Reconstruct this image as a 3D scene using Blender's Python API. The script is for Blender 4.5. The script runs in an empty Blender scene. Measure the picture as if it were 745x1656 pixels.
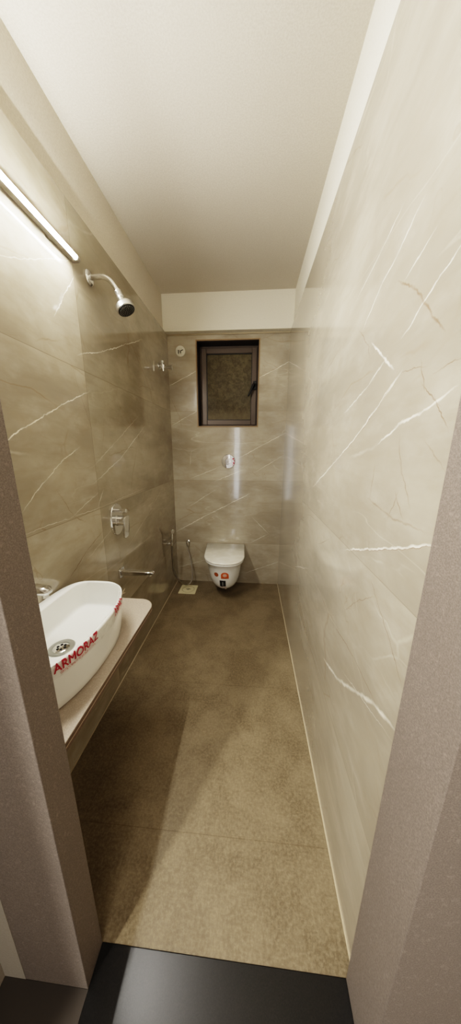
import bpy, bmesh, math, random
from mathutils import Vector, Matrix
from mathutils.bvhtree import BVHTree
random.seed(7)
PI = math.pi
SC = bpy.context.scene
COL = SC.collection

# ------------------------------------------------------------------ measures (metres)
XL, XR, YB = -0.735, 0.299, 2.46          # left wall, right wall, back wall faces
ZT, ZC = 2.286, 2.555                     # top of the tiling, ceiling
YD = 0.40                                 # bathroom side of the door wall
XR_ = XR
LEFT_VEINS = [
   ('w', 0.006, 0.8, [(0.769, 1.37), (0.832, 1.408), (0.935, 1.46), (1.016, 1.501), (1.19, 1.581)]),
   ('w', 0.005, 0.55, [(0.788, 1.157), (0.888, 1.233), (0.971, 1.288), (1.087, 1.344)]),
   ('w', 0.0035, 0.4, [(0.77, 1.068), (0.998, 1.066), (1.231, 1.06), (1.762, 1.078)]),
   ('w', 0.004, 0.4, [(1.214, 1.276), (1.417, 1.381), (1.725, 1.54)]),
   ('w', 0.006, 0.6, [(1.22, 1.201), (1.455, 1.291), (1.792, 1.472)]),
   ('w', 0.006, 0.75, [(1.196, 1.737), (1.359, 1.799), (1.629, 1.922), (1.854, 2.028)]),
   ('w', 0.005, 0.9, [(1.063, 1.835), (1.123, 1.917), (1.192, 2.009)]),
   ('w', 0.004, 0.5, [(0.851, 1.881), (0.936, 1.923), (1.041, 1.987), (1.178, 2.066)]),
   ('b', 0.004, 0.6, [(0.932, 0.822), (1.058, 0.885), (1.187, 0.938)]),
   ('w', 0.004, 0.4, [(1.015, 1.073), (1.185, 1.131)]),
   ('w', 0.008, 0.5, [(1.196, 1.08), (1.24, 1.134)]),
   ('w', 0.004, 0.3, [(1.08, 0.854), (1.317, 0.934)]),
   ('b', 0.003, 0.5, [(0.946, 1.169), (1.009, 1.066), (1.065, 1.032)]),
   ('b', 0.003, 0.35, [(1.128, 1.642), (1.212, 1.414)]),
   ('w', 0.003, 0.3, [(2.042, 1.18), (2.301, 1.322)]),
   ('w', 0.004, 0.35, [(1.473, 0.769), (1.796, 0.887), (2.119, 1.021)]),
   ('w', 0.02, 0.15, [(1.152, 0.723), (1.764, 0.708)]),
]
BACK_VEINS = [
   ('w', 0.006, 0.75, [(-0.727, 1.891), (-0.586, 1.952), (-0.494, 2.0)]),
   ('w', 0.006, 0.75, [(0.061, 1.943), (0.169, 1.997), (0.29, 2.056)]),
   ('w', 0.005, 0.6, [(-0.724, 1.552), (-0.558, 1.642), (-0.483, 1.679)]),
   ('w', 0.006, 0.65, [(-0.083, 1.28), (0.122, 1.391), (0.295, 1.482)]),
   ('b', 0.004, 0.5, [(-0.732, 1.794), (-0.655, 1.627), (-0.641, 1.541)]),
   ('w', 0.006, 0.55, [(-0.546, 1.08), (-0.314, 1.173)]),
   ('w', 0.006, 0.6, [(-0.315, 1.054), (-0.099, 1.147)]),
   ('w', 0.006, 0.5, [(0.062, 1.148), (0.277, 1.282)]),
   ('w', 0.006, 0.8, [(-0.732, 0.538), (-0.378, 0.733), (-0.196, 0.829), (-0.025, 0.923)]),
   ('w', 0.006, 0.5, [(-0.572, 0.809), (-0.357, 0.947)]),
   ('w', 0.005, 0.6, [(-0.736, 0.143), (-0.461, 0.234)]),
   ('w', 0.006, 0.5, [(-0.021, 0.114), (0.165, 0.191), (0.286, 0.243)]),
   ('w', 0.01, 0.3, [(0.034, 0.451), (0.165, 0.526)]),
   ('w', 0.007, 0.4, [(0.046, 0.681), (0.17, 0.558)]),
   ('b', 0.003, 0.5, [(-0.565, 0.405), (-0.46, 0.309), (-0.429, 0.255)]),
   ('b', 0.003, 0.35, [(0.252, 2.196), (0.291, 2.131)]),
   ('b', 0.003, 0.3, [(-0.71, 1.421), (-0.552, 1.265), (-0.348, 1.21)]),
]
RIGHT_VEINS = [
   ('w', 0.006, 0.6, [(0.629, 1.778), (0.692, 1.745), (0.754, 1.722), (0.825, 1.677)]),
   ('w', 0.005, 0.45, [(0.706, 1.829), (0.767, 1.809), (0.898, 1.777)]),
   ('w', 0.005, 0.7, [(0.488, 1.632), (0.527, 1.615), (0.56, 1.599), (0.611, 1.571)]),
   ('w', 0.004, 0.7, [(0.571, 1.698), (0.625, 1.68)]),
   ('b', 0.006, 0.7, [(0.655, 1.679), (0.602, 1.642), (0.561, 1.601), (0.53, 1.563), (0.499, 1.535)]),
   ('w', 0.006, 0.55, [(0.69, 1.542), (0.759, 1.506), (0.913, 1.462)]),
   ('w', 0.008, 0.75, [(0.62, 1.488), (0.686, 1.446), (0.775, 1.395), (0.969, 1.304), (1.229, 1.189)]),
   ('b', 0.003, 0.9, [(0.647, 1.471), (0.685, 1.444), (0.774, 1.392), (0.969, 1.302)]),
   ('w', 0.007, 0.8, [(0.454, 1.431), (0.515, 1.41), (0.584, 1.395), (0.65, 1.364)]),
   ('b', 0.003, 0.8, [(0.593, 1.493), (0.537, 1.489), (0.52, 1.454), (0.479, 1.423), (0.446, 1.381)]),
   ('b', 0.003, 0.8, [(0.445, 1.473), (0.487, 1.47)]),
   ('b', 0.0035, 0.6, [(0.574, 1.362), (0.554, 1.307), (0.508, 1.249)]),
   ('b', 0.003, 0.6, [(0.868, 1.676), (0.79, 1.61), (0.776, 1.581)]),
   ('w', 0.008, 0.9, [(0.757, 1.6), (0.694, 1.555), (0.65, 1.519)]),
   ('w', 0.008, 0.95, [(0.764, 1.052), (0.626, 1.107), (0.554, 1.14), (0.491, 1.163), (0.433, 1.189)]),
   ('b', 0.0025, 0.9, [(0.763, 1.049), (0.625, 1.104), (0.554, 1.137), (0.491, 1.16), (0.432, 1.187)]),
   ('b', 0.006, 0.45, [(0.668, 1.223), (0.595, 1.213), (0.512, 1.205), (0.461, 1.207)]),
   ('w', 0.014, 0.65, [(0.855, 0.562), (0.725, 0.614), (0.601, 0.702), (0.513, 0.767), (0.443, 0.795)]),
   ('w', 0.007, 0.7, [(0.725, 0.614), (0.601, 0.702), (0.513, 0.767), (0.443, 0.795)]),
   ('b', 0.003, 0.9, [(0.784, 0.76), (0.642, 0.779), (0.515, 0.776)]),
   ('b', 0.003, 0.8, [(0.596, 1.025), (0.562, 0.998), (0.486, 0.947), (0.446, 0.911)]),
   ('b', 0.004, 0.7, [(0.552, 1.252), (0.567, 1.212)]),
   ('b', 0.004, 0.6, [(0.552, 1.252), (0.527, 1.222)]),
   ('w', 0.008, 0.5, [(1.557, 0.622), (1.275, 0.745)]),
   ('b', 0.003, 0.7, [(0.665, 1.299), (0.67, 1.235)]),
   ('b', 0.003, 0.5, [(0.646, 1.129), (0.639, 1.105)]),
   ('b', 0.004, 0.5, [(1.087, 0.948), (0.967, 1.01)]),
   ('w', 0.003, 0.3, [(1.579, 0.551), (1.095, 0.442), (0.873, 0.457)]),
   ('b', 0.004, 0.5, [(0.725, 0.874), (0.67, 0.931), (0.592, 0.992)]),
   ('w', 0.004, 0.4, [(0.667, 0.684), (0.462, 0.756)]),
   ('b', 0.003, 0.4, [(0.484, 1.352), (0.443, 1.321)]),
]
CAM_RIGHT, CAM_UP, CAM_BACK = (0.997036, 0.076779, 0.004856) , (-0.022693, 0.233193, 0.972166) , (0.07351, -0.969395, 0.234244)
LED, CORR, STREAK, FILL = 680., 54., 3.2, 14.
VT, LOOK, EXPO = 'Filmic', 'High Contrast', .48

# ------------------------------------------------------------------ mesh helpers
class MB:
    """collects shapes, builds them as ONE mesh object"""
    def __init__(s): s.v = []; s.f = []; s.m = []
    def add(s, vs, fs, mi=0):
        o = len(s.v); s.v += [tuple(v) for v in vs]
        s.f += [tuple(i + o for i in f) for f in fs]; s.m += [mi] * len(fs); return s
    def box(s, x0, x1, y0, y1, z0, z1, mi=0):
        vs = [(x, y, z) for z in (z0, z1) for y in (y0, y1) for x in (x0, x1)]
        return s.add(vs, [(0,2,3,1),(4,5,7,6),(0,1,5,4),(2,6,7,3),(0,4,6,2),(1,3,7,5)], mi)
    def loft(s, rings, mi=0, cap0=True, cap1=True, closed=True):
        n = len(rings[0]); vs = [p for r in rings for p in r]; fs = []
        for i in range(len(rings) - 1):
            for j in range(n if closed else n - 1):
                k = (j + 1) % n
                fs.append((i*n+j, i*n+k, (i+1)*n+k, (i+1)*n+j))
        if cap0: fs.append(tuple(reversed(range(n))))
        if cap1: fs.append(tuple((len(rings)-1)*n + j for j in range(n)))
        return s.add(vs, fs, mi)
    def tube(s, pts, r, seg=20, mi=0, cap=True):
        pts = [Vector(p) for p in pts]
        rs = r if isinstance(r, (list, tuple)) else [r] * len(pts)
        t0 = (pts[1] - pts[0]).normalized()
        up = Vector((0,0,1)) if abs(t0.z) < .9 else Vector((0,1,0))
        a = t0.cross(up).normalized(); rings = []
        for i, p in enumerate(pts):
            t = (pts[min(i+1, len(pts)-1)] - pts[max(i-1, 0)]).normalized()
            a = (a - t * a.dot(t)).normalized(); b = t.cross(a)
            rings.append([p + (a*math.cos(2*PI*k/seg) + b*math.sin(2*PI*k/seg)) * rs[i] for k in range(seg)])
        return s.loft(rings, mi, cap, cap)
    def lathe(s, prof, org, axis, seg=40, mi=0, cap0=True, cap1=True):
        """prof: (radius, distance along axis)"""
        ax = Vector(axis).normalized(); org = Vector(org)
        up = Vector((0,0,1)) if abs(ax.z) < .9 else Vector((0,1,0))
        a = ax.cross(up).normalized(); b = ax.cross(a)
        rings = [[org + ax*d + (a*math.cos(2*PI*k/seg) + b*math.sin(2*PI*k/seg))*max(r,1e-5) for k in range(seg)] for r, d in prof]
        return s.loft(rings, mi, cap0, cap1)
    def prism(s, outline, fn, d0, d1, mi=0):
        """outline: 2D points; fn(a,b,d) -> 3D point"""
        return s.loft([[fn(a,b,d0) for a,b in outline], [fn(a,b,d1) for a,b in outline]], mi)
    def build(s, name, mats, parent=None, bevel=0, seg=2, flat=False, angle=35, origin=None):
        me = bpy.data.meshes.new(name)
        vs = s.v
        if origin is not None: vs = [tuple(Vector(v) - Vector(origin)) for v in s.v]
        me.from_pydata(vs, [], s.f)
        for mt in (mats if isinstance(mats, (list, tuple)) else [mats]): me.materials.append(mt)
        for p, mi in zip(me.polygons, s.m): p.material_index = mi
        bm = bmesh.new(); bm.from_mesh(me); bmesh.ops.recalc_face_normals(bm, faces=bm.faces); bm.to_mesh(me); bm.free()
        if not flat:
            for p in me.polygons: p.use_smooth = True
            me.set_sharp_from_angle(angle=math.radians(angle))
        o = bpy.data.objects.new(name, me); COL.objects.link(o)
        if origin is not None: o.location = origin
        if parent is not None:
            o.parent = parent
            if origin is None: o.location = -parent.location      # world coordinates in, parent's frame out
        if bevel:
            b = o.modifiers.new('bevel', 'BEVEL'); b.width = bevel; b.segments = seg; b.limit_method = 'ANGLE'; b.angle_limit = math.radians(40)
            b.harden_normals = False
        return o

def tag(o, label=None, cat=None, kind=None):
    if label: o['label'] = label
    if cat: o['category'] = cat
    if kind: o['kind'] = kind
    return o
def thing(name, loc, label, cat, kind=None):
    o = bpy.data.objects.new(name, None); COL.objects.link(o); o.location = loc; o.empty_display_size = .05
    return tag(o, label, cat, kind)
def bez(pts, n=12):
    """Catmull-Rom through points"""
    P = [Vector(p) for p in pts]; P = [P[0]*2-P[1]] + P + [P[-1]*2-P[-2]]; out = []
    for i in range(1, len(P)-2):
        for k in range(n):
            t = k/n; a,b,c,d = P[i-1:i+3]
            out.append(.5*((2*b)+(c-a)*t+(2*a-5*b+4*c-d)*t*t+(3*b-a-3*c+d)*t**3))
    return out + [P[-2]]
def rrect(w, h, r, n=8):
    o = []
    for cx, cy, a0 in ((w/2-r,h/2-r,0),(-w/2+r,h/2-r,90),(-w/2+r,-h/2+r,180),(w/2-r,-h/2+r,270)):
        for k in range(n+1):
            a = math.radians(a0 + 90*k/n); o.append((cx+r*math.cos(a), cy+r*math.sin(a)))
    return o

# ------------------------------------------------------------------ materials
def srgb(r, g, b):
    f = lambda c: (c/255/12.92) if c/255 <= .04045 else ((c/255+.055)/1.055)**2.4
    return (f(r), f(g), f(b), 1)
class NT:
    def __init__(s, name):
        s.mat = bpy.data.materials.new(name); s.mat.use_nodes = True
        s.t = s.mat.node_tree; s.n = s.t.nodes; s.b = s.n['Principled BSDF']
        s.tc = s.n.new('ShaderNodeTexCoord')
        s.co = s.tc.outputs['Object']
    def link(s, a, b): s.t.links.new(a, b)
    def val(s, sock, v):
        if isinstance(v, bpy.types.NodeSocket): s.link(v, sock)
        else: sock.default_value = v
    def math(s, op, a, b=0., c=0., clamp=False):
        n = s.n.new('ShaderNodeMath'); n.operation = op; n.use_clamp = clamp
        for i, v in enumerate((a, b, c)): s.val(n.inputs[i], v)
        return n.outputs[0]
    def vmath(s, op, a, b=(0,0,0), out=0):
        n = s.n.new('ShaderNodeVectorMath'); n.operation = op
        s.val(n.inputs[0], a); s.val(n.inputs[1], b); return n.outputs[out]
    def noise(s, vec, scale, detail=4, rough=.55, dist=0., out='Fac'):
        n = s.n.new('ShaderNodeTexNoise'); s.link(vec, n.inputs['Vector'])
        n.inputs['Scale'].default_value = scale; n.inputs['Detail'].default_value = detail
        n.inputs['Roughness'].default_value = rough; n.inputs['Distortion'].default_value = dist
        return n.outputs[out]
    def rng(s, v, a, b, c=0., d=1., smooth=True):
        n = s.n.new('ShaderNodeMapRange'); n.interpolation_type = 'SMOOTHSTEP' if smooth else 'LINEAR'
        s.link(v, n.inputs[0])
        for i, x in enumerate((a,b,c,d)): s.val(n.inputs[i+1], x)
        return n.outputs[0]
    def mix(s, f, a, b):
        n = s.n.new('ShaderNodeMix'); n.data_type = 'RGBA'
        s.val(n.inputs[0], f); s.val(n.inputs[6], a); s.val(n.inputs[7], b); return n.outputs[2]
    def mapping(s, vec, loc=(0,0,0), rot=(0,0,0), scale=(1,1,1), typ='POINT'):
        n = s.n.new('ShaderNodeMapping'); n.vector_type = typ; s.link(vec, n.inputs[0])
        s.val(n.inputs[1], loc) if typ != 'NORMAL' else None
        n.inputs[2].default_value = rot; n.inputs[3].default_value = scale
        return n.outputs[0]
    def bump(s, h, strength, dist=.002):
        n = s.n.new('ShaderNodeBump'); n.inputs['Strength'].default_value = strength; n.inputs['Distance'].default_value = dist
        s.link(h, n.inputs['Height']); s.link(n.outputs[0], s.b.inputs['Normal'])
    def set(s, **k):
        for a, v in k.items():
            s.val(s.b.inputs[{'col':'Base Color','rough':'Roughness','metal':'Metallic','spec':'Specular IOR Level','alpha':'Alpha',
                'trans':'Transmission Weight','em':'Emission Color','ems':'Emission Strength','coat':'Coat Weight','coatr':'Coat Roughness','ior':'IOR'}[a]], v)
        return s.mat

def plain(name, col, rough=.5, metal=0., spec=.5, **k):
    return NT(name).set(col=col, rough=rough, metal=metal, spec=spec, **k)

TILE_LO, TILE_HI, TILE_PALE = srgb(147,137,119), srgb(179,170,151), srgb(208,200,184)
def tile_mat(name, axis, veins, vjoint, panel_shade=None, pale=None, top=1.672):
    """polished marble-look porcelain, 61 cm courses with thin joints; veins are drawn in the slab"""
    m = NT(name); sep = m.n.new('ShaderNodeSeparateXYZ'); m.link(m.co, sep.inputs[0])
    u = sep.outputs['XYZ'.index(axis)]; v = sep.outputs[2]
    cmb = m.n.new('ShaderNodeCombineXYZ'); m.link(u, cmb.inputs[0]); m.link(v, cmb.inputs[1]); P = cmb.outputs[0]
    # which tile
    row = m.math('ADD', m.math('ADD', m.math('GREATER_THAN', v, .43), m.math('GREATER_THAN', v, 1.055)), m.math('GREATER_THAN', v, top))
    colm = m.math('GREATER_THAN', u, vjoint)
    c2 = m.n.new('ShaderNodeCombineXYZ'); m.link(m.math('MULTIPLY_ADD', colm, 3.7, m.math('MULTIPLY', row, 1.31)), c2.inputs[0])
    m.link(m.math('MULTIPLY_ADD', row, 2.3, m.math('MULTIPLY', colm, 1.7)), c2.inputs[1])
    m.link(m.math('MULTIPLY', row, 5.1), c2.inputs[2])
    Q = m.vmath('ADD', P, c2.outputs[0])
    S = m.mapping(Q, rot=(0,0,.62), scale=(1.2,2.2,1))         # clouds stretched along the slab
    cloud = m.noise(S, 1.3, 5, .55, .3); fine = m.noise(S, 5, 5, .6, .2)
    col = m.mix(m.rng(cloud, .34, .66), TILE_LO, TILE_HI)
    col = m.mix(m.math('MULTIPLY', m.rng(fine, .45, .8), .28), col, TILE_PALE)
    mott = m.noise(Q, 16, 5, .7)
    col = m.mix(m.math('MULTIPLY', m.rng(mott, .45, .75), .25), col, srgb(150,134,108))
    # faint natural cracks
    rid = m.math('ABSOLUTE', m.math('SUBTRACT', m.noise(m.mapping(Q, rot=(0,0,.7), scale=(.4,2.6,1)), 1.2, 4, .5, .1), .5))
    faint = m.math('MULTIPLY', m.rng(rid, .004, .0), m.rng(m.noise(Q, 1.7, 2), .42, .62))
    col = m.mix(m.math('MULTIPLY', faint, .2), col, srgb(232,222,200))
    rid2 = m.math('ABSOLUTE', m.math('SUBTRACT', m.noise(m.mapping(Q, loc=(4,2,0), rot=(0,0,-.5), scale=(1.6,.8,1)), 1.5, 4, .6, .3), .5))
    faint2 = m.math('MULTIPLY', m.rng(rid2, .003, .0), m.rng(m.noise(Q, 2.3, 2), .5, .66))
    col = m.mix(m.math('MULTIPLY', faint2, .35), col, srgb(132,104,70))
    # fine crazing
    vo = m.n.new('ShaderNodeTexVoronoi'); vo.feature = 'DISTANCE_TO_EDGE'; vo.inputs['Scale'].default_value = 2.3
    wz = m.n.new('ShaderNodeTexNoise'); m.link(Q, wz.inputs['Vector']); wz.inputs['Scale'].default_value = 2.2; wz.inputs['Detail'].default_value = 5; wz.inputs['Roughness'].default_value = .5
    wo = m.n.new('ShaderNodeVectorMath'); wo.operation = 'SCALE'; m.link(m.vmath('SUBTRACT', wz.outputs['Color'], (.5,.5,.5)), wo.inputs[0]); wo.inputs[3].default_value = .2
    m.link(m.mapping(m.vmath('ADD', Q, wo.outputs[0]), rot=(0,0,.75), scale=(.7,1.7,1)), vo.inputs['Vector'])
    cr = m.rng(vo.outputs['Distance'], .012, .0)
    msk = m.noise(Q, 2.9, 3)
    col = m.mix(m.math('MULTIPLY', m.math('MULTIPLY', cr, m.rng(msk, .5, .64)), .34), col, srgb(128,98,62))
    col = m.mix(m.math('MULTIPLY', m.math('MULTIPLY', cr, m.rng(msk, .44, .32)), .22), col, srgb(240,232,214))
    fib = m.noise(m.mapping(Q, rot=(0,0,.9), scale=(5,42,1)), 1., 4, .65)
    col = m.mix(m.math('MULTIPLY', m.rng(fib, .45, .75), .16), col, srgb(128,110,84))
    # bold veins of these slabs
    wv = m.n.new('ShaderNodeTexNoise'); m.link(P, wv.inputs['Vector']); wv.inputs['Scale'].default_value = 7; wv.inputs['Detail'].default_value = 4
    off = m.vmath('SUBTRACT', wv.outputs['Color'], (.5,.5,.5)); sc = m.n.new('ShaderNodeVectorMath'); sc.operation = 'SCALE'
    m.link(off, sc.inputs[0]); sc.inputs[3].default_value = .016
    wv2 = m.n.new('ShaderNodeTexNoise'); m.link(P, wv2.inputs['Vector']); wv2.inputs['Scale'].default_value = 45; wv2.inputs['Detail'].default_value = 3
    sc2 = m.n.new('ShaderNodeVectorMath'); sc2.operation = 'SCALE'; m.link(m.vmath('SUBTRACT', wv2.outputs['Color'], (.5,.5,.5)), sc2.inputs[0]); sc2.inputs[3].default_value = .012
    W = m.vmath('MULTIPLY', m.vmath('ADD', m.vmath('ADD', P, sc.outputs[0]), sc2.outputs[0]), (1,1,0))
    acc = {'w': None, 'b': None}
    for k, w, st, pts in veins:
        for (a, b), (c, d) in zip(pts, pts[1:]):
            L = math.hypot(c-a, d-b)
            mp = m.mapping(W, loc=((a+c)/2, (b+d)/2, 0), rot=(0,0,math.atan2(d-b, c-a)), scale=(L*.5*1.45+.008, w*.5, 1), typ='TEXTURE')
            g = m.n.new('ShaderNodeTexGradient'); g.gradient_type = 'SPHERICAL'; m.link(mp, g.inputs[0])
            x = m.math('MULTIPLY', g.outputs['Fac'], st*1.5)
            acc[k] = x if acc[k] is None else m.math('MAXIMUM', acc[k], x)
    brk = m.rng(m.noise(P, 22, 3), .25, .55, .45, 1.)
    if acc['w']: col = m.mix(m.math('MULTIPLY', m.math('MINIMUM', acc['w'], 1.), brk), col, srgb(250,243,226))
    if acc['b']: col = m.mix(m.math('MULTIPLY', m.math('MINIMUM', acc['b'], .9), brk), col, srgb(108,76,42))
    # joints
    j = m.math('MINIMUM', m.math('ABSOLUTE', m.math('SUBTRACT', v, .43)), m.math('ABSOLUTE', m.math('SUBTRACT', v, 1.055)))
    j = m.math('MINIMUM', j, m.math('ABSOLUTE', m.math('SUBTRACT', v, top)))
    j = m.math('MINIMUM', j, m.math('ABSOLUTE', m.math('SUBTRACT', u, vjoint)))
    col = m.mix(m.rng(j, .0016, .0006, 0., .55), col, srgb(112,98,76))
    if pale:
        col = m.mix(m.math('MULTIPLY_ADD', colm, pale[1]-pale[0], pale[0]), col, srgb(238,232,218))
    if panel_shade:
        col = m.mix(m.math('MULTIPLY_ADD', colm, panel_shade[1]-panel_shade[0], panel_shade[0]), col, m.mix(1., col, srgb(96,88,66)))
    m.set(col=col, rough=m.rng(fine, .3, .8, .10, .18), spec=.5, coat=.7, coatr=.05)
    return m.mat

def quartz_mat(name, a, b, rough=.55):
    m = NT(name)
    n1 = m.noise(m.co, 420, 3, .7); n2 = m.noise(m.co, 130, 3, .6); n3 = m.noise(m.co, 6, 3)
    col = m.mix(m.rng(n1, .35, .68), a, b)
    col = m.mix(m.math('MULTIPLY', m.rng(n2, .55, .75), .5), col, tuple(min(1,c*1.35) for c in b[:3]) + (1,))
    col = m.mix(m.math('MULTIPLY', m.rng(n3, .35, .7), .18), col, a)
    m.bump(n1, .15, .0006)
    return m.set(col=col, rough=rough, spec=.35)

def floor_mat():
    m = NT('floor_tile')
    n1 = m.noise(m.co, 4, 7, .72, .3); n2 = m.noise(m.co, 110, 6, .75); n3 = m.noise(m.mapping(m.co, scale=(240,60,1)), 1, 2)
    n4 = m.noise(m.mapping(m.co, scale=(60,240,1)), 1, 2)
    col = m.mix(m.rng(n1, .36, .64), srgb(92,80,60), srgb(121,108,86))
    col = m.mix(m.math('MULTIPLY', m.rng(n2, .36, .68), .5), col, srgb(152,138,113))
    n5 = m.noise(m.co, 260, 4, .8); col = m.mix(m.math('MULTIPLY', m.rng(n5, .5, .72), .28), col, srgb(74,60,38))
    weave = m.math('MULTIPLY', m.rng(m.math('ADD', n3, n4), .8, 1.25), .4)
    col = m.mix(weave, col, srgb(102,88,64))
    sep = m.n.new('ShaderNodeSeparateXYZ'); m.link(m.co, sep.inputs[0])
    j = m.math('MINIMUM', m.math('ABSOLUTE', m.math('SUBTRACT', sep.outputs[1], 1.245)), m.math('ABSOLUTE', m.math('SUBTRACT', sep.outputs[1], 1.86)))
    j = m.math('MINIMUM', j, m.math('ABSOLUTE', m.math('SUBTRACT', sep.outputs[1], .63)))
    j = m.math('MINIMUM', j, m.math('ABSOLUTE', m.math('ADD', sep.outputs[0], .59)))
    col = m.mix(m.rng(j, .002, .0008, 0., .4), col, srgb(84,70,46))
    m.bump(n2, .06, .001)
    return m.set(col=col, rough=m.rng(n2, .3, .7, .42, .6), spec=.35)

def paint_mat(name, a, b, scale=180, bs=.3):
    m = NT(name); n1 = m.noise(m.co, scale, 4, .7); n2 = m.noise(m.co, 3, 3)
    col = m.mix(m.rng(n1, .3, .7), a, b); col = m.mix(m.math('MULTIPLY', m.rng(n2, .3, .7), .3), col, a)
    m.bump(n1, bs, .001)
    return m.set(col=col, rough=.85, spec=.2)

M_FLOOR = floor_mat()
M_LEFT = tile_mat('left_wall_tile', 'Y', LEFT_VEINS, 1.203, (.0,.25))  # far panel darkened past the joint: lamp falloff put into the tile colour
M_BACK = tile_mat('back_wall_tile', 'X', BACK_VEINS, 5.)
M_RIGHT = tile_mat('right_wall_tile', 'Y', RIGHT_VEINS, 9., None, (.13,.13), 9.)  # same tile as the other walls, its brighter light mixed in as paler colour
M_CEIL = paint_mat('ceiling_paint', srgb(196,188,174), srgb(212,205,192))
M_PAINT = paint_mat('wall_paint', srgb(226,220,204), srgb(236,231,217), bs=.12)
M_GROUT = plain('pale_grout', srgb(176,162,136), .8)
M_JAMB = quartz_mat('door_frame_quartz', srgb(110,101,94), srgb(135,125,117))
M_COUNTER = quartz_mat('counter_quartz', srgb(164,152,138), srgb(186,174,159), .4)
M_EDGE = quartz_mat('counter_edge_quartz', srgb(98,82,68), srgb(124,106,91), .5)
M_LINE = plain('edge_glue_line', srgb(172,156,134), .6)
M_CHROME = plain('chrome', (.80,.80,.79,1), .10, 1.)
M_CHROME_B = plain('satin_chrome', (.66,.65,.62,1), .28, 1.)
M_CERAMIC = plain('white_ceramic', srgb(240,240,235), .12, 0, .5, coat=.4, coatr=.05)
M_DARK = plain('dark_rubber', srgb(26,25,24), .6)
M_HOLE = plain('drain_hole', srgb(8,8,8), .9)
M_NUB = plain('nozzle_silicone', srgb(128,126,120), .5)
M_WHITE = plain('white_plastic', srgb(226,222,208), .45)
M_IVORY = plain('ivory_plastic', srgb(206,196,160), .5)
M_BLACK = plain('black_plastic', srgb(12,12,13), .4)
M_ALU = plain('bronze_aluminium', srgb(88,77,68), .42, .3)
M_ALU_D = plain('dark_bronze_aluminium', srgb(46,37,32), .45, .3)
M_TRIM = plain('tan_stone_trim', srgb(140,116,84), .5)
M_RED = plain('red_print', srgb(176,26,52), .5)
M_ORANGE = plain('orange_print', srgb(206,96,36), .5)
M_BROWN = plain('brown_print', srgb(150,84,46), .5)
M_PRINT_W = plain('white_print', srgb(228,222,210), .5)
M_PRINT_G = plain('grey_print', srgb(150,150,148), .5)
M_HOUSING = plain('lamp_housing', srgb(150,142,130), .4, .4)
M_BLACKSTONE = quartz_mat('black_granite', srgb(14,13,13), srgb(26,25,24), .3)
M_CORR = paint_mat('corridor_paint', srgb(160,152,140), srgb(168,160,148))
M_CORR_FLOOR = plain('corridor_floor', srgb(60,54,48), .4)
def hose_mat():
    m = NT('ribbed_steel_hose'); w = m.n.new('ShaderNodeTexWave'); m.link(m.co, w.inputs[0]); w.bands_direction = 'Z'; w.inputs['Scale'].default_value = 90
    m.bump(w.outputs['Fac'], .6, .001); return m.set(col=(.36,.33,.29,1), rough=.3, metal=1.)
M_HOSE = hose_mat()
def film_mat():
    m = NT('clear_film'); n = m.noise(m.co, 70, 3); m.bump(n, .4, .002)
    return m.set(col=srgb(235,228,214), rough=.12, alpha=m.rng(n, .45, .8, .04, .20), spec=.6)
M_FILM = film_mat()
def lid_mat():
    m = NT('film_wrapped_lid'); n = m.noise(m.mapping(m.co, scale=(9,12,9)), 1.6, 4, .6); m.bump(n, .3, .004)
    return m.set(col=m.mix(m.rng(n, .4, .7), srgb(230,226,212), srgb(240,237,226)), rough=.14, coat=.5, coatr=.08)
M_LID = lid_mat()
def obscure_mat():
    m = NT('obscured_glass'); n = m.noise(m.co, 30, 6, .75, .3); n2 = m.noise(m.co, 6, 3)
    sep = m.n.new('ShaderNodeSeparateXYZ'); m.link(m.co, sep.inputs[0])
    col = m.mix(m.rng(n, .38, .66), srgb(76,66,42), srgb(108,97,66))
    col = m.mix(m.math('MULTIPLY', m.rng(n2, .35, .7), .4), col, srgb(78,70,50))
    col = m.mix(m.rng(sep.outputs[2], 1.72, 1.62, 0., .4), col, srgb(140,126,96))
    m.bump(n, .5, .004)
    return m.set(col=col, rough=.5, trans=.1, spec=.3)
M_GLASS = obscure_mat()
def led_mat():
    m = NT('led_diffuser'); return m.set(col=(.9,.9,.9,1), rough=.4, em=(1,.97,.91,1), ems=LED)
M_LED = led_mat()

# ------------------------------------------------------------------ the room
S = 'structure'
tag(MB().box(XL-.1, XR+.1, YD, YB+.2, -.12, 0).build('floor', M_FLOOR), kind=S)
tag(MB().box(XL-.2, XR+.2, .334, YB+.2, ZC, ZC+.1).build('ceiling', M_CEIL), kind=S)
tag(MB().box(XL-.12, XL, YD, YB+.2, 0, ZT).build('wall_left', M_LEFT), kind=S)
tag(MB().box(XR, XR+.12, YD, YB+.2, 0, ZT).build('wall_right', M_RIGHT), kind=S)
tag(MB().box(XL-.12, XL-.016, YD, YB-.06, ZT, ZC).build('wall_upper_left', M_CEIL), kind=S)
tag(MB().box(XR+.016, XR+.12, YD, YB-.06, ZT, ZC).build('wall_upper_right', M_PAINT), kind=S)
tag(MB().box(XL-.12, XR+.12, YB-.06, YB+.2, ZT, ZC).build('wall_upper_back', M_PAINT), kind=S)
HX0, HX1, HZ0, HZ1 = -.492, .056, 1.536, 2.243
b = MB()
b.box(XL, HX0, YB, YB+.18, 0, ZT).box(HX1, XR, YB, YB+.18, 0, ZT).box(HX0, HX1, YB, YB+.18, 0, HZ0).box(HX0, HX1, YB, YB+.18, HZ1, ZT)
tag(b.build('wall_back', M_BACK), kind=S)
# pale grout fillets at the foot of the walls
tag(MB().box(XR-.0035, XR, YD, YB, 0, .003).build('trim_1', M_GROUT), kind=S)
tag(MB().box(XL, XL+.003, YD, YB, 0, .003).build('trim_2', M_GROUT), kind=S)
tag(MB().box(XL, XR, YB-.008, YB, ZT-.010, ZT).build('trim_3', M_GROUT, bevel=.002), kind=S)

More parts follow.
